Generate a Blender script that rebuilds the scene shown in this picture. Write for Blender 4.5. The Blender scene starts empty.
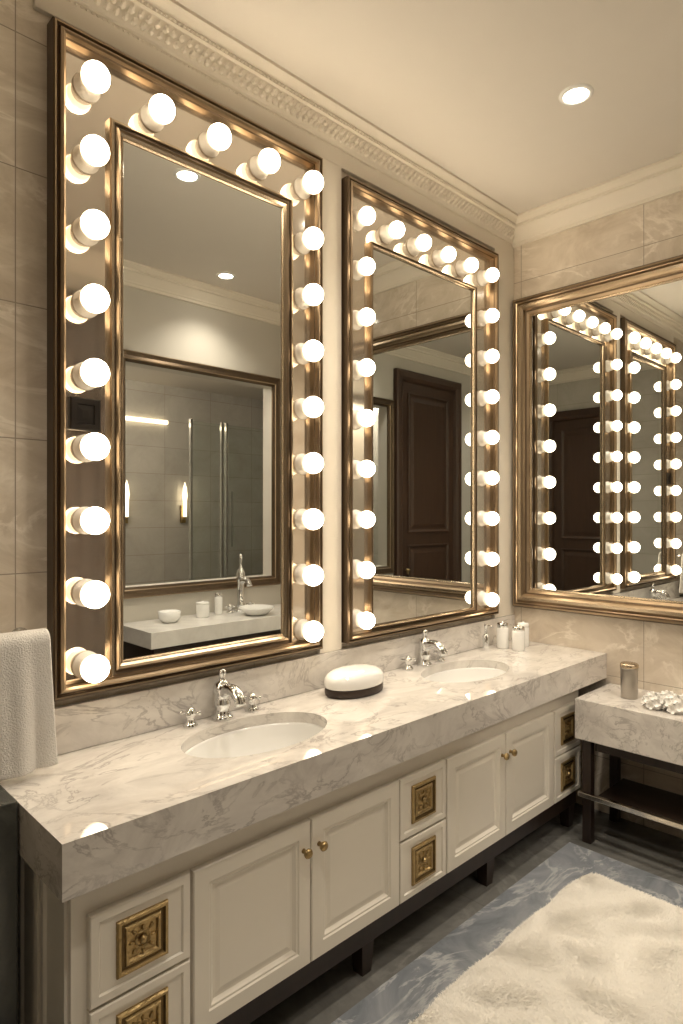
import bpy, bmesh, math, random
from mathutils import Vector, Matrix, noise
random.seed(7)
SC=bpy.context.scene
COL=SC.collection

# ------------------------------------------------------------------ materials
def nt(name):
    m=bpy.data.materials.new(name); m.use_nodes=True
    t=m.node_tree; b=t.nodes["Principled BSDF"]
    return m,t,b
def L(t,a,b): t.links.new(a,b)
def N(t,k,**kw):
    n=t.nodes.new(k)
    for a,v in kw.items(): setattr(n,a,v)
    return n
def mixc(t,fac,a,b,mode='MIX'):
    n=N(t,'ShaderNodeMix',data_type='RGBA',blend_type=mode)
    for i,v in ((0,fac),(6,a),(7,b)):
        if hasattr(v,'is_linked') or hasattr(v,'links'): L(t,v,n.inputs[i])
        else: n.inputs[i].default_value = v if i==0 else (*v,1)
    return n.outputs[2]
def plain(name,col,rough=.5,metal=0,var=.06,scale=8,bump=0,bscale=60,coat=0,bdist=.01):
    m,t,b=nt(name)
    g=N(t,'ShaderNodeNewGeometry'); n=N(t,'ShaderNodeTexNoise'); n.inputs['Scale'].default_value=scale; n.inputs['Detail'].default_value=4
    L(t,g.outputs['Position'],n.inputs['Vector'])
    c=mixc(t,n.outputs['Fac'],tuple(x*(1-var) for x in col),tuple(min(1,x*(1+var)) for x in col))
    L(t,c,b.inputs['Base Color']); b.inputs['Roughness'].default_value=rough; b.inputs['Metallic'].default_value=metal
    b.inputs['Coat Weight'].default_value=coat
    if bump:
        n2=N(t,'ShaderNodeTexNoise'); n2.inputs['Scale'].default_value=bscale; n2.inputs['Detail'].default_value=5
        L(t,g.outputs['Position'],n2.inputs['Vector'])
        bp=N(t,'ShaderNodeBump'); bp.inputs['Strength'].default_value=bump; bp.inputs['Distance'].default_value=bdist
        L(t,n2.outputs['Fac'],bp.inputs['Height']); L(t,bp.outputs['Normal'],b.inputs['Normal'])
    return m
def marble(name,ca,cb,vein,scale=1.5,rough=.12,tiles=None,grout=(.35,.3,.24),veinamt=.7,stretch=(1,1,1),vscale=1.0,tvar=.93,vw=.055,brk=(.40,.62)):
    m,t,b=nt(name)
    g=N(t,'ShaderNodeNewGeometry')
    mp=N(t,'ShaderNodeMapping'); mp.inputs['Scale'].default_value=stretch; mp.inputs['Rotation'].default_value=(.3,.5,.4)
    L(t,g.outputs['Position'],mp.inputs['Vector']); V=mp.outputs['Vector']
    n=N(t,'ShaderNodeTexNoise'); n.inputs['Scale'].default_value=scale*1.6; n.inputs['Detail'].default_value=10; n.inputs['Roughness'].default_value=.66; n.inputs['Distortion'].default_value=1.2
    L(t,V,n.inputs['Vector'])
    r=N(t,'ShaderNodeValToRGB'); r.color_ramp.elements[0].position=.34; r.color_ramp.elements[1].position=.64
    r.color_ramp.elements[0].color=(*cb,1); r.color_ramp.elements[1].color=(*ca,1)
    L(t,n.outputs['Fac'],r.inputs['Fac'])
    n2=N(t,'ShaderNodeTexNoise'); n2.inputs['Scale'].default_value=scale*vscale; n2.inputs['Detail'].default_value=8; n2.inputs['Roughness'].default_value=.6; n2.inputs['Distortion'].default_value=2.0
    L(t,V,n2.inputs['Vector'])
    s=N(t,'ShaderNodeMath',operation='SUBTRACT'); s.inputs[1].default_value=.5; L(t,n2.outputs['Fac'],s.inputs[0])
    a=N(t,'ShaderNodeMath',operation='ABSOLUTE'); L(t,s.outputs[0],a.inputs[0])
    r2=N(t,'ShaderNodeValToRGB'); r2.color_ramp.elements[0].position=0; r2.color_ramp.elements[1].position=vw
    r2.color_ramp.elements[0].color=(veinamt,)*3+(1,); r2.color_ramp.elements[1].color=(0,0,0,1)
    L(t,a.outputs[0],r2.inputs['Fac'])
    n3=N(t,'ShaderNodeTexNoise'); n3.inputs['Scale'].default_value=scale*2.3; n3.inputs['Detail'].default_value=3; L(t,V,n3.inputs['Vector'])
    r3=N(t,'ShaderNodeValToRGB'); r3.color_ramp.elements[0].position=brk[0]; r3.color_ramp.elements[1].position=brk[1]
    L(t,n3.outputs['Fac'],r3.inputs['Fac'])
    mu=N(t,'ShaderNodeMath',operation='MULTIPLY'); L(t,r2.outputs['Color'],mu.inputs[0]); L(t,r3.outputs['Color'],mu.inputs[1])
    c=mixc(t,mu.outputs[0],r.outputs['Color'],vein)
    if tiles:
        ax,w,h,ox,oz=tiles
        sp=N(t,'ShaderNodeSeparateXYZ'); L(t,g.outputs['Position'],sp.inputs[0])
        cb_=N(t,'ShaderNodeCombineXYZ'); L(t,sp.outputs[ax[0]],cb_.inputs[0]); L(t,sp.outputs[ax[1]],cb_.inputs[1])
        m2=N(t,'ShaderNodeMapping'); m2.inputs['Location'].default_value=(ox,oz,0); L(t,cb_.outputs[0],m2.inputs['Vector'])
        br=N(t,'ShaderNodeTexBrick'); br.offset=0.0; br.inputs['Scale'].default_value=1
        br.inputs['Brick Width'].default_value=w; br.inputs['Row Height'].default_value=h
        br.inputs['Mortar Size'].default_value=.002; br.inputs['Mortar Smooth'].default_value=.2
        br.inputs['Color1'].default_value=(1,1,1,1); br.inputs['Color2'].default_value=(tvar,tvar,tvar,1); br.inputs['Mortar'].default_value=(.9,.9,.9,1)
        L(t,m2.outputs[0],br.inputs['Vector'])
        c=mixc(t,1.0,c,br.outputs['Color'],'MULTIPLY')
        c=mixc(t,br.outputs['Fac'],c,grout)
        bp=N(t,'ShaderNodeBump'); bp.inputs['Strength'].default_value=.4; bp.inputs['Distance'].default_value=.003; bp.invert=True
        L(t,br.outputs['Fac'],bp.inputs['Height']); L(t,bp.outputs['Normal'],b.inputs['Normal'])
    L(t,c,b.inputs['Base Color']); b.inputs['Roughness'].default_value=rough
    return m
def wood(name,ca,cb,rough=.35):
    m,t,b=nt(name)
    g=N(t,'ShaderNodeNewGeometry'); mp=N(t,'ShaderNodeMapping'); mp.inputs['Scale'].default_value=(14,14,1.2)
    L(t,g.outputs['Position'],mp.inputs['Vector'])
    n=N(t,'ShaderNodeTexNoise'); n.inputs['Scale'].default_value=2; n.inputs['Detail'].default_value=8; n.inputs['Distortion'].default_value=.6
    L(t,mp.outputs[0],n.inputs['Vector'])
    L(t,mixc(t,n.outputs['Fac'],ca,cb),b.inputs['Base Color']); b.inputs['Roughness'].default_value=rough
    return m
def emit(name,col,st):
    m,t,b=nt(name)
    n=N(t,'ShaderNodeTexNoise'); n.inputs['Scale'].default_value=3
    c=mixc(t,n.outputs['Fac'],tuple(x*.98 for x in col),col)
    L(t,c,b.inputs['Emission Color']); b.inputs['Emission Strength'].default_value=st; b.inputs['Base Color'].default_value=(.9,.85,.75,1)
    return m
def bulbmat(name,front,back,sf,sb):
    # frosted globe: bright at the front, dimmer and warmer toward the socket
    m,t,b=nt(name)
    tc=N(t,'ShaderNodeTexCoord'); sp=N(t,'ShaderNodeSeparateXYZ'); L(t,tc.outputs['Object'],sp.inputs[0])
    mr=N(t,'ShaderNodeMapRange'); mr.inputs['From Min'].default_value=-.034; mr.inputs['From Max'].default_value=.018
    L(t,sp.outputs['Y'],mr.inputs['Value'])
    L(t,mixc(t,mr.outputs['Result'],front,back),b.inputs['Emission Color'])
    m2=N(t,'ShaderNodeMapRange'); m2.inputs['To Min'].default_value=sf; m2.inputs['To Max'].default_value=sb
    L(t,mr.outputs['Result'],m2.inputs['Value']); L(t,m2.outputs['Result'],b.inputs['Emission Strength'])
    b.inputs['Base Color'].default_value=(.9,.88,.82,1); b.inputs['Roughness'].default_value=.15
    return m

M_wallN=marble('cream_marble_wall',(.76,.68,.565),(.56,.475,.37),(.88,.81,.70),1.6,.08,(('X','Z'),.9,.415,.25,.20),veinamt=.8,stretch=(1,1,1.7),vw=.04)
M_wallE=marble('cream_marble_wall_b',(.74,.665,.56),(.56,.48,.385),(.86,.79,.69),1.6,.08,(('Y','Z'),.72,.46,.07,.16),veinamt=.8,stretch=(1,1,1.7),vw=.04)
M_wallP=marble('pale_marble',(.62,.59,.53),(.52,.49,.43),(.45,.42,.37),1.2,.2,(('X','Z'),.6,.3,0,0),veinamt=.25)
M_wallW=marble('pale_marble_b',(.62,.59,.53),(.52,.49,.43),(.45,.42,.37),1.2,.2,(('Y','Z'),.6,.3,0,0),veinamt=.25)
M_wallS=plain('smooth_greige_plaster',(.56,.53,.47),.6,var=.02)
M_counter=marble('grey_cream_marble',(.77,.735,.685),(.60,.565,.525),(.34,.31,.29),2.3,.025,veinamt=.75,stretch=(1,1.8,1.8),vscale=1.25,vw=.030,brk=(.34,.58))
M_floor=marble('olive_marble_floor',(.20,.197,.185),(.115,.114,.106),(.34,.335,.32),1.4,.07,(('X','Y'),1.2,1.2,.1,.3),grout=(.13,.125,.115),veinamt=.35,brk=(.38,.6),vw=.04)
M_border=marble('blue_grey_marble',(.33,.35,.38),(.18,.20,.225),(.58,.59,.60),1.9,.07,veinamt=.7,stretch=(1,1.3,1),brk=(.34,.56),vw=.035)
M_ledge=marble('dark_stone',(.075,.075,.066),(.04,.042,.037),(.14,.14,.12),2.0,.2,veinamt=.3)
M_paint=plain('cream_paint',(.78,.72,.62),.5,var=.02)
M_ceil=plain('ceiling_paint',(.68,.635,.57),.75,var=.02)
M_cab=plain('cream_lacquer',(.82,.775,.69),.28,var=.02)
M_gold=plain('antique_bronze_metal',(.38,.29,.195),.30,1,.12,12)
M_goldL=plain('champagne_gold_metal',(.56,.46,.335),.27,1,.1,12)
M_dkframe=plain('dark_bronze',(.12,.085,.055),.35,.8)
M_band=plain('champagne_mirror_strip',(.78,.72,.64),.07,.88,.03,6)
M_mirror=plain('mirror_silver',(.76,.78,.77),.0,1,.0,4)
M_brass=plain('antique_brass',(.44,.32,.155),.35,1,.25,40,.6,90)
M_brassD=plain('antique_brass_dark',(.13,.088,.04),.45,1,.25,40)
M_chrome=plain('chrome',(.78,.79,.79),.07,1,.02)
M_porc=plain('white_porcelain',(.86,.855,.83),.08,0,.01,coat=.5)
M_sock=plain('ivory_socket',(.92,.90,.85),.15,0,.02,coat=.3)
M_dark=wood('dark_wood',(.018,.011,.008),(.044,.026,.018))
M_door=wood('dark_walnut',(.034,.018,.011),(.080,.043,.026),.4)
M_black=plain('black_plastic',(.015,.013,.012),.3)
M_towel=plain('white_terry_cloth',(.80,.775,.73),.95,0,.03,30,.7,220,bdist=.007)
M_rug=plain('white_fluffy_pile',(.93,.895,.82),.95,0,.02,9,.3,260,bdist=.003)
M_bulb=bulbmat('warm_bulb_glow',(1,.87,.665),(1,.74,.45),13,1.0)
M_down=emit('downlight_glow',(1,.90,.76),20)
M_bar=emit('warm_light_bar',(1,.80,.52),2)
M_bandD=plain('dark_resin',(.035,.02,.013),.45)
def glassmat():
    m,t,b=nt('clear_glass'); b.inputs['Roughness'].default_value=.02
    b.inputs['Transmission Weight'].default_value=1; b.inputs['IOR'].default_value=1.1
    n=N(t,'ShaderNodeTexNoise'); L(t,mixc(t,n.outputs['Fac'],(.88,.94,.91),(.94,.98,.96)),b.inputs['Base Color']); return m
M_glass=glassmat()

# ------------------------------------------------------------------ helpers
W={}
def finish(name,bm,mat,smooth=False,parent=None,recalc=True):
    if recalc: bmesh.ops.recalc_face_normals(bm,faces=bm.faces[:])
    me=bpy.data.meshes.new(name); bm.to_mesh(me); bm.free()
    return fin_me(name,me,mat,smooth,parent)
def fin_me(name,me,mat,smooth=False,parent=None):
    vs=[v.co for v in me.vertices]
    mn=Vector([min(v[i] for v in vs) for i in range(3)]); mx=Vector([max(v[i] for v in vs) for i in range(3)])
    c=(mn+mx)/2
    me.transform(Matrix.Translation(-c))
    if isinstance(mat,(list,tuple)):
        for m in mat: me.materials.append(m)
    elif mat: me.materials.append(mat)
    if smooth:
        for p in me.polygons: p.use_smooth=True
    o=bpy.data.objects.new(name,me); COL.objects.link(o); o.location=c; W[o.name]=c.copy()
    if parent is not None: par(o,parent)
    return o
def par(o,p):
    o.parent=p; o.matrix_parent_inverse=Matrix.Translation(-W[p.name])
def thing(name,label,cat,loc,group=None):
    o=bpy.data.objects.new(name,None); COL.objects.link(o); o.location=loc; o.empty_display_size=.05
    W[o.name]=Vector(loc); tag(o,label,cat,group); return o
def tag(o,label,cat,group=None):
    o["label"]=label; o["category"]=cat
    if group: o["group"]=group
    return o
def struct(o,label=None,cat=None):
    o["kind"]="structure"
    if label: o["label"]=label
    if cat: o["category"]=cat
    return o
def addbox(bm,x0,x1,y0,y1,z0,z1,bev=0,mi=0):
    r=bmesh.ops.create_cube(bm,size=1)
    for v in r['verts']:
        v.co=Vector(((x0+x1)/2+v.co.x*(x1-x0),(y0+y1)/2+v.co.y*(y1-y0),(z0+z1)/2+v.co.z*(z1-z0)))
    fs=set(f for v in r['verts'] for f in v.link_faces)
    for f in fs: f.material_index=mi
    if bev:
        es=list(set(e for v in r['verts'] for e in v.link_edges))
        bmesh.ops.bevel(bm,geom=es,offset=bev,segments=2,affect='EDGES',profile=.6)
def boxes(name,lst,mat,bev=0,parent=None,smooth=False):
    bm=bmesh.new()
    for b in lst: addbox(bm,*b,bev=bev)
    return finish(name,bm,mat,smooth,parent)
def addlathe(bm,pts,seg=32,T=None,sx=1,sy=1,mi=0):
    rings=[]
    for r,z in pts:
        if r<1e-6: rings.append([bm.verts.new((0,0,z))])
        else: rings.append([bm.verts.new((r*sx*math.cos(2*math.pi*i/seg),r*sy*math.sin(2*math.pi*i/seg),z)) for i in range(seg)])
    for a,b in zip(rings,rings[1:]):
        for i in range(seg):
            j=(i+1)%seg
            if len(a)==1 and len(b)==1: continue
            if len(a)==1: f=bm.faces.new((a[0],b[j],b[i]))
            elif len(b)==1: f=bm.faces.new((a[i],a[j],b[0]))
            else: f=bm.faces.new((a[i],a[j],b[j],b[i]))
            f.material_index=mi
    if T is not None:
        for rg in rings:
            for v in rg: v.co=T@v.co
def lathe(name,pts,mat,seg=32,T=None,parent=None,sx=1,sy=1):
    bm=bmesh.new(); addlathe(bm,pts,seg,T,sx,sy); return finish(name,bm,mat,True,parent)
def addtube(bm,pts,rad,seg=14):
    pts=[Vector(p) for p in pts]; n=len(pts)
    if not isinstance(rad,(list,tuple)): rad=[rad]*n
    up=None; rings=[]
    for i,p in enumerate(pts):
        d=(pts[min(i+1,n-1)]-pts[max(i-1,0)]).normalized()
        if up is None:
            up=d.orthogonal().normalized()
        up=(up-d*up.dot(d)).normalized(); s=d.cross(up)
        rings.append([bm.verts.new(p+(up*math.cos(a)+s*math.sin(a))*rad[i]) for a in [2*math.pi*k/seg for k in range(seg)]])
    for a,b in zip(rings,rings[1:]):
        for i in range(seg):
            j=(i+1)%seg; bm.faces.new((a[i],a[j],b[j],b[i]))
    bm.faces.new(rings[0]); bm.faces.new(rings[-1])
def bez(p0,p1,p2,p3,n=12):
    out=[]
    for i in range(n+1):
        t=i/n; out.append(Vector(p0)*(1-t)**3+Vector(p1)*3*t*(1-t)**2+Vector(p2)*3*t*t*(1-t)+Vector(p3)*t**3)
    return out
def ring(name,rect,prof,P,mat,parent=None,cap=False,mis=None):
    a0,a1,b0,b1=rect; bm=bmesh.new(); rs=[]
    for t,h in prof:
        rs.append([bm.verts.new(P(a,b,h)) for a,b in ((a0+t,b0+t),(a1-t,b0+t),(a1-t,b1-t),(a0+t,b1-t))])
    for k,(r,s) in enumerate(zip(rs,rs[1:])):
        for i in range(4):
            j=(i+1)%4; f=bm.faces.new((r[i],r[j],s[j],s[i]))
            if mis: f.material_index=mis[k]
    if cap: bm.faces.new(rs[-1])
    return finish(name,bm,mat,False,parent)
PN=lambda a,b,h:(a,-h,b)
XF=3.5; YS=-2.3; XW=-.55; ZC=3.42
PE=lambda a,b,h:(XF-h,a,b)
PS=lambda a,b,h:(a,YS+h,b)
PW=lambda a,b,h:(XW+h,a,b)

# ------------------------------------------------------------------ camera
cam=bpy.data.cameras.new('camera'); co=bpy.data.objects.new('camera',cam); COL.objects.link(co)
co.location=(0,-2.1,1.64); co.rotation_euler=(math.pi/2,0,math.radians(45.8-90))
cam.sensor_fit='VERTICAL'; cam.sensor_height=36; cam.lens=640/1024*36; cam.shift_y=3/1024; cam.clip_start=.02
SC.camera=co
w=bpy.data.worlds.new('world'); SC.world=w; w.use_nodes=True
w.node_tree.nodes['Background'].inputs[0].default_value=(.9,.75,.55,1); w.node_tree.nodes['Background'].inputs[1].default_value=.05
SC.view_settings.view_transform='Standard'
SC.view_settings.look='None'
SC.view_settings.exposure=.92

# ------------------------------------------------------------------ room
struct(boxes('wall_north',[(XW-.1,XF+.1,0,.12,0,ZC)],M_wallN),'cream marble tiled wall behind the lighted mirrors','wall')
struct(boxes('wall_east',[(XF,XF+.12,YS-.12,0,0,ZC)],M_wallE),'cream marble tiled end wall with framed mirror','wall')
struct(boxes('wall_west',[(XW-.12,XW,YS-.12,0,0,ZC)],M_wallW),'pale tiled wall with dark wooden door','wall')
OX0,OX1,OZ0,OZ1=2.08,3.40,1.12,2.74
struct(boxes('wall_south',[(XW-.12,OX0,YS-.12,YS,0,ZC),(OX1,XF+.12,YS-.12,YS,0,ZC),(OX0,OX1,YS-.12,YS,0,OZ0),(OX0,OX1,YS-.12,YS,OZ1,ZC)],M_wallS),'smooth greige wall with framed opening','wall')
struct(boxes('floor',[(XW-.12,XF+.12,YS-.12,.12,-.1,0)],M_floor),'polished dark grey marble floor','floor')
struct(boxes('ceiling',[(XW-.12,XF+.12,YS-.12,.12,ZC,ZC+.1)],M_ceil),'smooth cream painted ceiling','ceiling')
struct(boxes('trim_1',[(.3,3.05,-.785,-.60,0,.004),(2.83,3.05,-1.9,-.785,0,.004),(.3,.5,-1.9,-.785,0,.004),(.5,2.83,-1.9,-1.68,0,.004)],M_border),'blue grey marble inlay border in floor','floor border')
struct(boxes('trim_6',[(1.888,2.022,-.022,-.0005,1.031,3.215),(3.285,XF-.001,-.022,-.0005,1.031,3.215),(.70,XF-.001,-.020,-.0005,3.215,3.289)],M_paint,.003),'smooth cream pilasters and fascia around mirrors','wall trim')
struct(boxes('wall_ledge',[(XW+.001,.562,-.306,-.001,0,.890)],M_ledge,.004),'low dark stone ledge beside the vanity','wall ledge')

# crown mouldings
def crown(name,P,a0,a1,orn,label):
    prof=[(0,3.28),(.016,3.28),(.016,3.300),(.022,3.306),(.026,3.316),(.056,3.365),(.060,3.370),(.074,3.372),(.074,3.386),(.085,3.392),(.10,3.402),(.112,3.408),(.112,ZC)]
    bm=bmesh.new(); A=[bm.verts.new(P(a0,z,h)) for h,z in prof]; B=[bm.verts.new(P(a1,z,h)) for h,z in prof]
    for i in range(len(prof)-1): bm.faces.new((A[i],A[i+1],B[i+1],B[i]))
    if orn:
        st=.032; n=int((a1-a0)/st)
        for k in range(n):
            a=a0+st/2+k*st
            for (dz,sc,dh) in ((3.352,.0130,.051),(3.329,.0130,.037)):
                off=0 if dz>3.34 else st/2
                r=bmesh.ops.create_icosphere(bm,subdivisions=1,radius=1)
                for v in r['verts']:
                    q=v.co; v.co=Vector(P(a+off+q.x*.0115*(1-.3*q.z),dz+q.z*sc,dh+q.z*.008+q.y*.012))
        n=int((a1-a0)/.018)
        for k in range(n):
            a=a0+.009+k*.018
            for dz,dh in ((3.379,.076),(3.290,.017)):
                r=bmesh.ops.create_icosphere(bm,subdivisions=1,radius=1)
                for v in r['verts']:
                    q=v.co; v.co=Vector(P(a+q.x*.0065,dz+q.z*.006,dh+q.y*.007))
    return struct(finish(name,bm,M_paint),label,'crown moulding')
crown('trim_2',PN,XW,XF,True,'ornate cream plaster crown moulding with leaf pattern')
crown('trim_3',PE,YS,0,False,'plain stepped cream crown moulding')
crown('trim_4',PS,XW,XF,False,'plain stepped cream crown moulding')
crown('trim_5',PW,YS,0,False,'plain stepped cream crown moulding')

# room added behind the framed opening, standing in for an opposite mirror's reflection
struct(boxes('wall_alcove_south',[(1.5,5.7,-4.62,-4.5,0,3.2)],M_wallP),'pale tiled wall of added shower room','wall')
struct(boxes('wall_alcove_east',[(5.6,5.7,-4.5,YS-.12,0,3.2)],M_wallW),'pale tiled wall of added shower room','wall')
struct(boxes('wall_alcove_west',[(1.5,1.6,-4.5,YS-.12,0,3.2)],M_wallW),'pale tiled wall of added shower room','wall')
struct(boxes('wall_alcove_north',[(3.621,5.7,YS-.12,YS-.02,0,3.2)],M_wallP),'pale tiled wall of added shower room','wall')
struct(boxes('floor_alcove',[(1.5,5.7,-4.62,YS-.121,-.1,0)],M_floor),'dark marble floor of added shower room','floor')
struct(boxes('ceiling_alcove',[(1.5,5.7,-4.62,YS-.121,3.1,3.2)],M_ceil),'painted ceiling of added shower room','ceiling')
fp=[(0,0),(0,.03),(.008,.038),(.016,.034),(.035,.028),(.055,.034),(.062,.028),(.075,.01),(.078,0)]
f=struct(ring('window_1',(OX0-.077,OX1+.077,OZ0-.077,OZ1+.077),fp,PS,[M_dkframe,M_gold],mis=[0,1,0,0,0,1,0,0]),'slim dark bronze framed opening standing in for a mirror above counter','window')  # opening in place of a mirror; the added room behind imitates its reflection
g=boxes('shower_screen',[(3.45,4.55,-3.7,-3.69,.02,2.6)],M_glass); tag(g,'clear glass shower screen with chrome posts','shower screen')
for x in (3.45,3.82,3.88,4.55): boxes('post',[(x-.012,x+.012,-3.712,-3.678,0,2.62)],M_chrome,parent=g)
boxes('handle',[(3.92,3.935,-3.66,-3.645,1.3,1.9)],M_chrome,.003,parent=g)
for x in (3.12,3.82):
    s=thing('wall_sconce','glowing candle shaped wall sconce','wall lamp',(x,-4.5,1.6),'shower room sconces')
    boxes('bracket',[(x-.03,x+.03,-4.5,-4.47,1.55,1.75)],M_brass,.004,parent=s)
    lathe('candle',[(0,1.62),(.02,1.62),(.022,1.8),(.03,1.86),(.02,1.95),(0,2.02)],M_bar,12,Matrix.Translation((x,-4.44,0)),parent=s)
lb=boxes('light_bar',[(2.9,3.62,-4.505,-4.46,2.66,2.7)],M_bar); tag(lb,'slim glowing wall light bar','light bar')

# doors
def door(name,a0,a1,z1,P,label):
    d=ring(name,(a0,a1,0,z1),[(0,0),(0,.05),(.02,.06),(.07,.06),(.10,.045),(.115,.02),(.118,.012)],P,M_door,cap=True); struct(d,label,'door')
    pp=[(0,.012),(0,.026),(.012,.030),(.035,.014),(.05,.014),(.09,.024)]
    for b0,b1 in ((.22,z1*.42),(z1*.46,z1-.22)):
        ring('door_panel',(a0+.21,a1-.21,b0,b1),pp,P,M_door,parent=d,cap=True)
    x,y,z=P(a1-.17,1.05,.05)
    lathe('door_handle',[(0,-.03),(.012,-.03),(.012,0),(.026,.01),(.028,.02),(.015,.033),(0,.035)],M_brass,16,Matrix.Translation((x,y,z)),parent=d)
door('door_1',.85,1.98,3.15,PS,'dark walnut panelled door in carved frame')
door('door_2',-1.95,-.95,2.92,PW,'dark walnut panelled door in carved frame')

# ------------------------------------------------------------------ lighted mirrors
def bulb_mesh(r):
    bmg=bmesh.new(); bmesh.ops.create_uvsphere(bmg,u_segments=32,v_segments=20,radius=r)
    meb=bpy.data.meshes.new('light_bulb'); bmg.to_mesh(meb); bmg.free(); meb.materials.append(M_bulb)
    for p in meb.polygons: p.use_smooth=True
    return meb
meb1=bulb_mesh(.0445); meb2=bulb_mesh(.0395)
bms=bmesh.new(); addlathe(bms,[(0,0),(.044,0),(.046,.006),(.044,.012),(.038,.016),(.037,.034),(.034,.040),(0,.040)],28,Matrix.Rotation(math.pi/2,4,'X'))
bmesh.ops.recalc_face_normals(bms,faces=bms.faces[:])
mes=bpy.data.meshes.new('bulb_socket'); bms.to_mesh(mes); bms.free(); mes.materials.append(M_sock)
for p in mes.polygons: p.use_smooth=True
outer=[(0,0),(0,.050),(.005,.056),(.010,.056),(.013,.048),(.017,.046),(.022,.058),(.030,.062),(.037,.058),(.040,.046),(.043,.04),(.045,.014)]
inner=[(0,.014),(0,.034),(.004,.040),(.012,.042),(.016,.034),(.022,.034),(.028,.040),(.036,.036),(.044,.028),(.048,.030),(.052,.024),(.055,.019)]
def lit_mirror(R0,R1,bulbs,meb,label,s0=1,s1=1):
    a0,a1,b0,b1=R0
    T=thing('lighted_mirror',label,'mirror',((a0+a1)/2,0,b0))
    ring('outer_frame',R0,[(t*s0,h) for t,h in outer],PN,[M_gold,M_dkframe],parent=T,mis=[1,1,0,1,1,0,0,0,0,1,0])
    boxes('light_panel',[(a0+.02,a1-.02,-.015,-.001,b0+.02,b1-.02)],M_band,parent=T)
    ring('inner_frame',R1,[(t*s1,h) for t,h in inner],PN,[M_goldL,M_gold,M_dkframe],parent=T,mis=[1,1,0,2,2,1,1,0,1,0,2])
    i=.05*s1
    boxes('mirror_glass',[(R1[0]+i,R1[1]-i,-.021,-.016,R1[2]+i,R1[3]-i)],M_mirror,parent=T)
    for x,z in bulbs:
        b=bpy.data.objects.new('light_bulb',meb); COL.objects.link(b); b.location=(x,-.088,z); W[b.name]=Vector(b.location); par(b,T)
        s=bpy.data.objects.new('bulb_socket',mes); COL.objects.link(s); s.location=(x,-.015,z); W[s.name]=Vector(s.location); par(s,b)
    return T
b1=[(.862+.2320*i,3.038) for i in range(5)]+[(x,3.038-.2360*j) for x in (.860,1.790) for j in range(1,9)]
m1=lit_mirror((.743,1.88,1.06,3.19),(.933,1.725,1.095,2.965),b1,meb1,'tall gold framed vanity mirror with globe bulbs, black switch on strip')
b2=[(2.118+.2065*i,3.004) for i in range(6)]+[(x,3.004-.2307*j) for x in (2.116,3.150) for j in range(1,9)]
m2=lit_mirror((2.03,3.275,1.06,3.17),(2.20,3.075,1.095,2.93),b2,meb2,'tall gold framed vanity mirror with globe bulbs beside the corner',.75,.45)
ring('switch_plate',(.805,.905,1.915,2.02),[(0,.015),(0,.026),(.004,.030),(.02,.030),(.022,.024),(.04,.026)],PN,M_black,parent=m1,cap=True)

# end wall mirror
T=thing('wall_mirror','wide gold framed mirror on the end wall','mirror',(XF,-.9,1.085))
ring('frame',(-1.74,-.035,1.085,2.945),[(0,0),(0,.04),(.008,.052),(.018,.055),(.026,.046),(.032,.044),(.05,.060),(.066,.062),(.078,.054),(.084,.04),(.092,.036),(.106,.03),(.112,.032),(.118,.022),(.12,.016)],PE,[M_gold,M_goldL,M_dkframe],parent=T,mis=[2,2,0,2,0,0,1,0,0,2,0,1,1,2])
boxes('mirror_glass',[(XF-.018,XF-.002,-1.63,-.145,1.2,2.83)],M_mirror,parent=T)

# ------------------------------------------------------------------ vanity counter
CX0,CY=.567,-.593; ZT=.88
bm=bmesh.new()
addbox(bm,CX0,XF-.002,CY,-.002,.84,ZT)
me=bpy.data.meshes.new('t'); bm.to_mesh(me); bm.free()
slab=bpy.data.objects.new('t',me); COL.objects.link(slab)
SINKS=[(1.35,-.295,.285,.175),(2.62,-.28,.28,.17)]
for sx,sy,a,b in SINKS:
    bm=bmesh.new(); addlathe(bm,[(0,-.1),(1,-.1),(1,.1),(0,.1)],64,Matrix.Translation((sx,sy,.86)),a,b); bmesh.ops.recalc_face_normals(bm,faces=bm.faces[:])
    mc=bpy.data.meshes.new('c'); bm.to_mesh(mc); bm.free()
    oc=bpy.data.objects.new('c',mc); COL.objects.link(oc)
    md=slab.modifiers.new('b','BOOLEAN'); md.operation='DIFFERENCE'; md.object=oc; md.solver='EXACT'
bpy.context.view_layer.update()
dg=bpy.context.evaluated_depsgraph_get()
mr=bpy.data.meshes.new_from_object(slab.evaluated_get(dg))
for o in [o for o in COL.objects if o.name=='t' or o.name.startswith('c') and o.type=='MESH' and o.data.name.startswith('c') and len(o.name)<=5]:
    bpy.data.objects.remove(o)
bm=bmesh.new(); bm.from_mesh(mr)
addbox(bm,CX0,XF-.002,CY,CY+.03,.745,.84); addbox(bm,CX0,CX0+.03,CY+.03,-.002,.745,.84)
bmesh.ops.remove_doubles(bm,verts=bm.verts[:],dist=.0005)
ct=finish('vanity_countertop',bm,M_counter,recalc=True); tag(ct,'long polished grey veined marble countertop with two oval sink cutouts','countertop')
tag(boxes('marble_backsplash',[(CX0,XF-.002,-.028,-.002,ZT+.001,1.03)],M_counter,.003),'low marble backsplash strip behind the countertop','backsplash')
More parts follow.
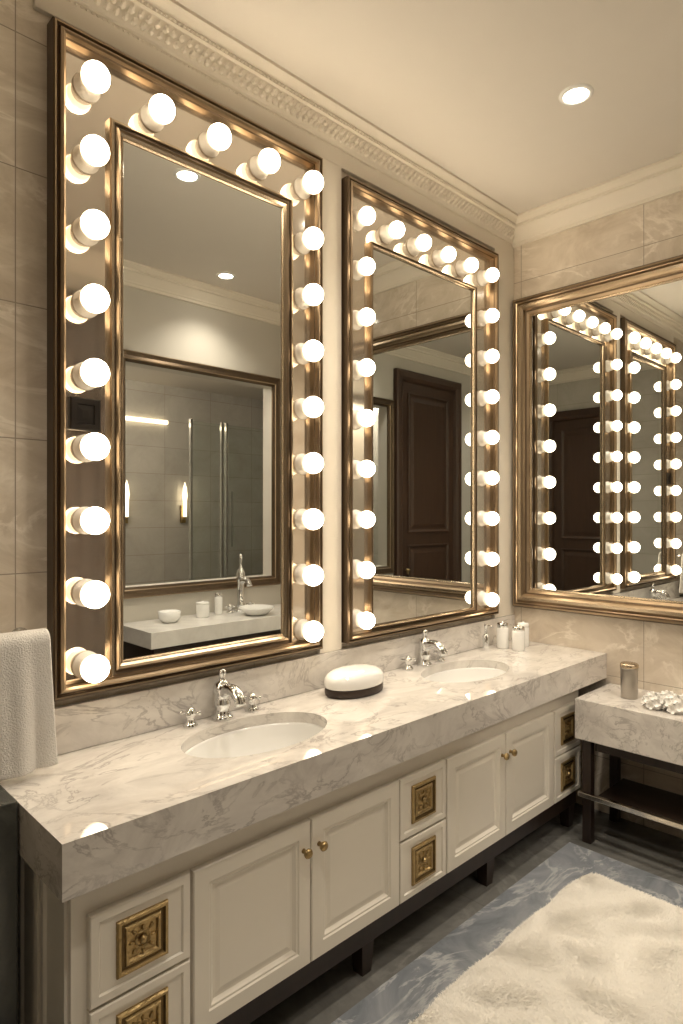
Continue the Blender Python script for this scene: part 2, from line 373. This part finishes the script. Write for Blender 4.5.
for sx,sy,a,b in SINKS:
    T=thing('sink','white oval porcelain undermount sink','sink',(sx,sy,.70),'vanity sinks')
    pts=[(1.05,.839),(1.0,.8395),(.985,.83),(.96,.80),(.90,.76),(.78,.725),(.55,.705),(.3,.698),(.09,.697),(.09,.688),(.3,.69),(.6,.695),(.82,.715),(.94,.75),(1.0,.80),(1.05,.832)]
    lathe('basin',pts,M_porc,64,Matrix.Translation((sx,sy,0)),T,a,b)
    lathe('drain',[(0,.703),(.010,.703),(.014,.700),(.022,.702),(.026,.699),(.026,.69)],M_chrome,24,Matrix.Translation((sx,sy,0)),T)

def faucet(x,y,s=1,z0=ZT,w=.135,grp='vanity faucets',hgt=1.0,reach=1.0,fat=1.0):
    T=thing('faucet','polished chrome widespread faucet with cross handles','faucet',(x,y,z0),grp)
    bm=bmesh.new(); q=fat
    addlathe(bm,[(0,0),(.030*q,0),(.031*q,.006),(.026*q,.012),(.021*q,.02),(.019*q,.04),(.024*q,.05),(.024*q,.058),(.021*q,.066),(.021*q,.09*hgt),(.025*q,.10*hgt),(.026*q,.118*hgt),(.022*q,.13*hgt),(.012,.14*hgt),(.009,.155*hgt),(.015,.165*hgt),(.013,.18*hgt),(0,.186*hgt)],28,Matrix.Translation((x,y,z0+.001)))
    h=z0+.095*hgt; r=reach
    addtube(bm,bez((x,y,h),(x,y-.05*s*r,h+.030),(x,y-.10*s*r,h+.035),(x,y-.12*s*r,h-.025),14),[.019*q]*5+[.017*q]*5+[.0155*q]*4+[.017*q],16)
    finish('spout',bm,M_chrome,True,T)
    for dx in (-w,w):
        bm=bmesh.new(); X=x+dx
        addlathe(bm,[(0,0),(.026,0),(.027,.005),(.020,.012),(.015,.02),(.014,.034),(.020,.042),(.020,.054),(.013,.06),(.010,.066),(0,.069)],24,Matrix.Translation((X,y,z0+.001)))
        for k in range(4):
            A=math.pi/4+k*math.pi/2; d=Vector((math.cos(A),math.sin(A),0)); p=Vector((X,y,z0+.049))
            addtube(bm,[p+d*.01,p+d*.026,p+d*.033,p+d*.038],[.007,.0065,.0095,.005],10)
        finish('handle',bm,M_chrome,True,T)
    return T
faucet(1.35,-.072,fat=1.3,hgt=1.0); faucet(2.56,-.072,w=.13,fat=1.2,hgt=.98)

# lidded box
bx,by=1.96,-.165
T=thing('soap_box','white oval lidded soap box with dark base band','soap box',(bx,by,ZT))
Tm=Matrix.Translation((bx,by,ZT+.001))
lathe('base',[(0,0),(.93,0),(.97,.003),(.99,.012),(.99,.030),(.97,.034),(0,.034)],M_bandD,48,Tm,T,.150,.10)
lathe('lid',[(.97,.035),(1.0,.037),(1.01,.046),(1.01,.060),(.985,.072),(.90,.086),(.74,.096),(.5,.102),(.25,.104),(0,.1045)],M_porc,48,Tm,T,.150,.10)

# toiletries near corner
def jar(x,y,r,h,kind,label,z0=ZT):
    T=thing(kind,label,'toiletry jar',(x,y,z0)); Tm=Matrix.Translation((x,y,z0+.001))
    lathe('jar_body',[(0,0),(r*.95,0),(r,.005),(r,h*.74),(r*.94,h*.78),(0,h*.78)],M_porc,28,Tm,T)
    lathe('jar_lid',[(r*.9,h*.78),(r*.96,h*.79),(r*.96,h*.93),(r*.8,h*.96),(r*.2,h*.965),(r*.18,h),(0,h)],M_chrome if 'chrome' in label else M_porc,28,Tm,T)
jar(3.21,-.12,.034,.15,'lotion_jar','tall white ceramic jar with chrome lid')
jar(3.22,-.215,.035,.14,'lotion_jar','white ceramic jar with chrome lid')
jar(3.35,-.17,.033,.14,'lotion_jar','plain white ceramic jar with lid')
T=thing('soap_dispenser','slim chrome pump soap dispenser near the corner','soap dispenser',(3.10,-.08,ZT))
Tm=Matrix.Translation((3.10,-.08,ZT+.001))
lathe('bottle',[(0,0),(.018,0),(.019,.004),(.019,.075),(.015,.085),(.008,.09),(0,.09)],M_chrome,24,Tm,T)
bm=bmesh.new(); addlathe(bm,[(0,.09),(.007,.09),(.007,.13),(.010,.132),(.010,.14),(0,.142)],16,Tm)
addtube(bm,[(3.10,-.08,ZT+.137),(3.10,-.115,ZT+.139),(3.10,-.125,ZT+.13)],.004,8); finish('pump',bm,M_chrome,True,T)

# ------------------------------------------------------------------ vanity cabinet
FY=-.545; X0,X1=.607,3.27
T=thing('vanity_cabinet','cream panelled vanity cabinet with brass drawer pulls and dark plinth','cabinet',((X0+X1)/2,-.29,0))
boxes('body',[(X0,X0+.02,FY+.02,-.004,.19,.742),(X1-.02,X1,FY+.02,-.004,.19,.742),(X0,X1,FY+.02,-.004,.19,.21),(X0,X1,FY+.004,FY+.02,.66,.742),(X0,X1,FY+.004,FY+.02,.19,.205)]
      +[(a,b,FY+.004,FY+.02,.205,.66) for a,b in ((X0,.65),(.915,.94),(1.785,1.805),(2.07,2.095),(2.955,2.985),(3.245,X1))],M_cab,parent=T)
boxes('inner_back',[(X0+.02,X1-.02,FY+.03,FY+.035,.21,.66)],M_dark,parent=T)
PL=lambda a,b,h:(X0-h,a,b)
for y0,y1 in ((-.52,-.36),(-.34,-.19),(-.17,-.02)):
    ring('side_panel',(y0,y1,.21,.73),[(0,0),(0,.008),(.02,.008),(.028,.002),(.03,.002)],PL,M_cab,parent=T,cap=True)
boxes('plinth',[(X0+.01,X1-.01,FY+.012,-.01,.115,.189)],M_dark,.003,parent=T)
for x in (.66,1.66,2.45,3.22):
    for y in (FY+.045,-.06):
        bm=bmesh.new(); addbox(bm,x-.03,x+.03,y-.03,y+.03,0,.114)
        for v in bm.verts:
            if v.co.z<.01: v.co.x=x+(v.co.x-x)*.75; v.co.y=y+(v.co.y-y)*.75
        finish('leg',bm,M_dark,parent=T)
PF=lambda a,b,h:(a,FY-h,b)
dprof=[(0,-.004),(0,.014),(.003,.017),(.048,.017),(.052,.013),(.058,.013),(.062,.009),(.068,.004),(.075,.004),(.09,.007)]
for i,(a,b) in enumerate(((.932,1.358),(1.364,1.793),(2.088,2.518),(2.524,2.962))):
    d=ring('door',(a,b,.205,.663),dprof,PF,M_cab,parent=T,cap=True)
    kx=b-.03 if i%2==0 else a+.03
    lathe('knob',[(0,0),(.008,0),(.006,.010),(.008,.014),(.014,.018),(.016,.025),(.012,.031),(0,.033)],M_brass,20,Matrix.Translation((kx,FY-.017,.575))@Matrix.Rotation(math.pi/2,4,'X'),parent=d)
wprof=[(0,-.004),(0,.014),(.003,.017),(.022,.017),(.026,.012),(.03,.012)]
def pull(cx,cz,s,parent):
    pr=[(0,.012),(0,.018),(.004,.022),(.010,.022),(.014,.016),(.020,.016),(.024,.021),(.030,.021),(.034,.014)]
    a=s/2
    p=ring('pull_plate',(cx-a,cx+a,cz-a,cz+a),pr,PF,[M_brass,M_brassD],parent=parent,cap=True,mis=[0,0,0,1,1,0,0,0])
    bm=bmesh.new()
    y=FY-.014
    Rm=Matrix.Translation((cx,y,cz))@Matrix.Rotation(math.pi/2,4,'X')
    addlathe(bm,[(0,0),(.010,0),(.012,.006),(.007,.012),(0,.014)],16,Rm)
    addlathe(bm,[(.017,0),(.020,.006),(.023,0)],20,Rm)
    for k in range(8):
        A=k*math.pi/4; rr=.029 if k%2==0 else .033
        r=bmesh.ops.create_icosphere(bm,subdivisions=1,radius=1)
        for v in r['verts']:
            q=v.co; u=q.x*.009; w_=q.z*.0045
            v.co=Vector((cx+math.cos(A)*(rr+u)-math.sin(A)*w_,y-.001+q.y*.006,cz+math.sin(A)*(rr+u)+math.cos(A)*w_))
    finish('rosette',bm,M_brass,True,p)
for a,b in ((.645,.922),(1.799,2.078),(2.976,3.252)):
    for z0,z1 in ((.205,.427),(.435,.663)):
        d=ring('drawer',(a,b,z0,z1),wprof,PF,M_cab,parent=T,cap=True)
        pull((a+b)/2,(z0+z1)/2,.142,d)

# ------------------------------------------------------------------ towel and bar
T=thing('towel_bar','chrome towel bar mounted on marble wall','towel bar',(.4,0,1.27))
bm=bmesh.new(); addtube(bm,[(.02,-.12,1.268),(.70,-.12,1.268)],.010,14); finish('bar',bm,M_chrome,True,T)
for x in (.06,.66):
    bm=bmesh.new(); addlathe(bm,[(0,0),(.028,0),(.028,.008),(.012,.014),(.010,.112),(.014,.118),(0,.132)],18,Matrix.Translation((x,-.001,1.268))@Matrix.Rotation(math.pi/2,4,'X')); finish('bracket',bm,M_chrome,True,T)
def towel(x0,x1,y,zt,zf,zb,label):
    bm=bmesh.new(); prof=[]
    n=40
    for i in range(n+1): prof.append((-.024,zf+(zt-zf)*i/n))
    for k in range(1,8):
        a=math.pi*k/8; prof.append((-.024*math.cos(a),zt+.024*math.sin(a)))
    for i in range(n+1): prof.append((.024,zt-(zt-zb)*i/n))
    nx=60; rows=[]
    for j in range(nx+1):
        u=j/nx; row=[]
        for k,(dy,z) in enumerate(prof):
            f=max(0,min(1,(zt-z)/(zt-zf)))
            side=-1 if dy<0 else 1
            wv=(.012+.012*math.sin(u*26+f*.8)+.005*math.sin(u*47+2))*(.12+.88*f)
            wv+=.003*noise.noise(Vector((u*6,z*10,dy*20)))
            xx=x0+(x1-x0)*u + (.030*f*(u-.5))
            row.append(bm.verts.new((xx,y+dy+side*wv*.8+side*.004*f,z+ (.005*math.sin(u*7) if f>.97 else 0))))
        rows.append(row)
    for a,b in zip(rows,rows[1:]):
        for k in range(len(prof)-1): bm.faces.new((a[k],a[k+1],b[k+1],b[k]))
    o=finish('hand_towel',bm,M_towel,True); md=o.modifiers.new('s','SOLIDIFY'); md.thickness=.012; md.offset=1
    md=o.modifiers.new('v','SUBSURF'); md.levels=1; md.render_levels=1
    return tag(o,label,'towel')
towel(.30,.70,-.12,1.268,.904,.93,'white terry hand towel draped over chrome bar')

# ------------------------------------------------------------------ console table
CX,CT=3.08,.72
T=thing('console_table','low marble topped console with dark wood frame and metal rail','console table',(3.3,-1.2,0))
boxes('marble_top',[(CX,XF-.003,-1.74,-.612,CT-.20,CT)],M_counter,.004,parent=T)
for x in (CX+.05,XF-.05):
    for y in (-.66,-1.69): boxes('leg',[(x-.022,x+.022,y-.022,y+.022,0,CT-.201)],M_dark,.003,parent=T)
boxes('shelf',[(CX+.09,XF-.02,-1.66,-.69,.215,.228)],M_dark,.003,parent=T)
boxes('apron',[(CX+.06,XF-.02,-1.66,-.69,.46,.518)],M_dark,.003,parent=T)
M_rail=plain('polished_rail_metal',(.78,.73,.65),.18,1,.03)
bm=bmesh.new(); addbox(bm,CX-.004,CX+.021,-1.72,-.63,.236,.260,bev=.003); finish('rail',bm,M_rail,parent=T)
Tm=Matrix.Translation((3.285,-.80,CT+.001))
T=thing('tumbler','tall brushed metal tumbler with lid','tumbler',(3.285,-.80,CT))
M_brushed=plain('brushed_steel',(.42,.39,.35),.3,1,.05)
lathe('cup',[(0,0),(.038,0),(.040,.004),(.041,.14),(.043,.145),(.043,.15),(.0405,.152)],M_brushed,32,Tm,T)
lathe('lid',[(.0405,.152),(.044,.154),(.044,.168),(.038,.174),(0,.176)],M_goldL,32,Tm,T)
# white coral-like flower cluster: lobed ruffled mounds
M_petal=plain('white_matte_petal',(.92,.905,.87),.6,0,.02)
T=thing('flower_ornament','white ruffled coral shaped flower ornament','ornament',(3.22,-1.0,CT))
cs=[(3.19,-.955,.052),(3.27,-.99,.050),(3.20,-1.05,.058),(3.29,-1.08,.052),(3.22,-1.14,.050)]
for cx_,cy_,R in cs:
    bm=bmesh.new()
    for k in range(20):
        th=math.acos(1-(k+.5)/20*1.05); ph=k*2.39996
        d=Vector((math.sin(th)*math.cos(ph),math.sin(th)*math.sin(ph),math.cos(th)))
        c=Vector((cx_,cy_,CT+.022))+d*R*.78
        s=d.orthogonal().normalized(); t_=d.cross(s); rr=R*.36
        n1,n2=4,16
        rows=[]
        for i in range(n1+1):
            v=i/n1; row=[]
            for j in range(n2):
                A=2*math.pi*j/n2
                rad=rr*v*(1+.16*math.sin(5*A+k)*v)
                p=c+s*(rad*math.cos(A))+t_*(rad*math.sin(A))+d*(rr*(.55*v*v)+.004*math.sin(5*A+k)*v-.010*(1-v))
                p.z=max(p.z,CT+.002); row.append(bm.verts.new(p))
            rows.append(row)
        for i in range(n1):
            for j in range(n2):
                bm.faces.new((rows[i][j],rows[i][(j+1)%n2],rows[i+1][(j+1)%n2],rows[i+1][j]))
    r=bmesh.ops.create_icosphere(bm,subdivisions=3,radius=R*.74)
    for v in r['verts']:
        v.co=Vector((cx_+v.co.x,cy_+v.co.y,max(CT+.002,CT+.022+v.co.z)))
    finish('blossom',bm,M_petal,True,T,recalc=False)

# ------------------------------------------------------------------ rug (soft displaced pile with fine fibres)
RX0,RX1,RY0,RY1=.55,2.82,-1.66,-.79
RC=.07
def inside(x,y):
    dx=max(RX0+RC-x,x-(RX1-RC),0); dy=max(RY0+RC-y,y-(RY1-RC),0)
    return RC-math.hypot(dx,dy) if (dx>0 and dy>0) else min(x-RX0,RX1-x,y-RY0,RY1-y)
def rugz(x,y,e):
    k=max(0,min(1,e/.030)); edge=math.sqrt(max(0,1-(1-k)**2))
    n1=noise.noise(Vector((x*11,y*11,0))); n2=noise.noise(Vector((x*26,y*26,3))); n3=noise.noise(Vector((x*75,y*75,7)))
    return .005+edge*(.031+.0022*n1+.002*n2+.002*n3)
nx,ny=440,170
vs=[];fs=[]
for j in range(ny+1):
    for i in range(nx+1):
        x=RX0+(RX1-RX0)*i/nx; y=RY0+(RY1-RY0)*j/ny
        e=inside(x,y); vs.append((x,y,rugz(x,y,e) if e>-.004 else None))
idx={};V2=[]
for k,v in enumerate(vs):
    if v[2] is not None: idx[k]=len(V2); V2.append(v)
for j in range(ny):
    for i in range(nx):
        a=j*(nx+1)+i; q=(a,a+1,a+nx+2,a+nx+1)
        if all(t in idx for t in q): fs.append(tuple(idx[t] for t in q))
vs=V2
for k in range(130000):
    x=random.uniform(RX0,RX1); y=random.uniform(RY0,RY1)
    if x<1.5 and k%3: x=random.uniform(1.5,RX1)
    e=inside(x,y)
    if e<=.001: continue
    z=rugz(x,y,e)-.002
    a=4.0*noise.noise(Vector((x*6,y*6,11)))+random.gauss(0,.6)
    ln=random.uniform(.008,.017); h=random.uniform(.003,.008)
    if e<.02: h*=1.5
    dx,dy=math.cos(a),math.sin(a); i=len(vs); w_=.0014
    vs+= [(x-dy*w_,y+dx*w_,z),(x+dy*w_,y-dx*w_,z),(x+dx*ln*.5+dy*w_*.8,y+dy*ln*.5-dx*w_*.8,z+h*.8),(x+dx*ln*.5-dy*w_*.8,y+dy*ln*.5+dx*w_*.8,z+h*.8),(x+dx*ln,y+dy*ln,z+h)]
    fs+= [(i,i+1,i+2,i+3),(i+3,i+2,i+4)]
me=bpy.data.meshes.new('rug'); me.from_pydata(vs,[],fs)
tag(fin_me('fluffy_rug',me,M_rug,True),'thick plush white rug on marble floor','rug')

# ------------------------------------------------------------------ opposite washstand (seen in the mirrors)
WZ=.87
M_wtop=marble('white_marble',(.84,.82,.78),(.72,.70,.66),(.5,.48,.46),2,.08,veinamt=.3)
T=thing('washstand','white marble topped washstand beneath framed opening','washstand',(2.7,-2.05,0))
boxes('marble_top',[(2.02,XF-.02,YS+.002,-1.80,WZ-.11,WZ)],M_wtop,.004,parent=T)
boxes('cabinet_body',[(2.06,XF-.04,YS+.002,-1.84,.0,WZ-.111)],M_dark,.003,parent=T)
faucet(2.98,-2.16,-1,WZ,.10,'washstand faucet',2.5,fat=1.4)
T=thing('vessel_sink','white round vessel sink on washstand','sink',(2.95,-1.98,WZ))
lathe('bowl',[(0,.001),(.07,.001),(.09,.01),(.135,.05),(.14,.06),(.135,.06),(.125,.05),(.08,.02),(0,.015)],M_porc,40,Matrix.Translation((2.98,-1.95,WZ)),T)
T=thing('ceramic_bowl','small white ceramic bowl on washstand','bowl',(2.32,-2.1,WZ)); r=.08
lathe('bowl_body',[(0,.001),(r*.6,.001),(r*.95,.03),(r,.08),(r*.93,.08),(r*.85,.03),(0,.012)],M_porc,28,Matrix.Translation((2.32,-2.1,WZ)),T)
jar(2.62,-2.14,.05,.12,'lotion_jar','squat white ceramic jar on washstand',WZ)
jar(2.78,-2.17,.03,.17,'lotion_jar','slim white bottle with chrome lid on washstand',WZ)

# ------------------------------------------------------------------ downlights
for x,y in ((2.60,-.85),(1.757,-.907),(2.70,-1.95),(.6,-1.5)):
    T=thing('downlight','round recessed ceiling downlight, glowing warm','downlight',(x,y,ZC),'ceiling downlights')
    Tm=Matrix.Translation((x,y,ZC))
    lathe('trim_ring',[(.050,-.001),(.052,-.008),(.066,-.006),(.070,-.001)],M_porc,32,Tm,T)
    lathe('lens',[(0,-.005),(.03,-.005),(.050,-.003)],M_down,32,Tm,T)
    l=bpy.data.lights.new('lamp','SPOT'); l.energy=36; l.color=(1,.89,.74); l.spot_size=math.radians(120); l.spot_blend=.9; l.shadow_soft_size=.05
    o=bpy.data.objects.new('lamp',l); COL.objects.link(o); o.location=(x,y,ZC-.02); W[o.name]=Vector(o.location); par(o,T)
l=bpy.data.lights.new('alcove_lamp','POINT'); l.energy=26; l.color=(1,.88,.73); l.shadow_soft_size=.05  # added fill light with no fixture, out of view, brightens the shower room
o=bpy.data.objects.new('alcove_lamp',l); COL.objects.link(o); o.location=(2.0,-3.2,2.95)
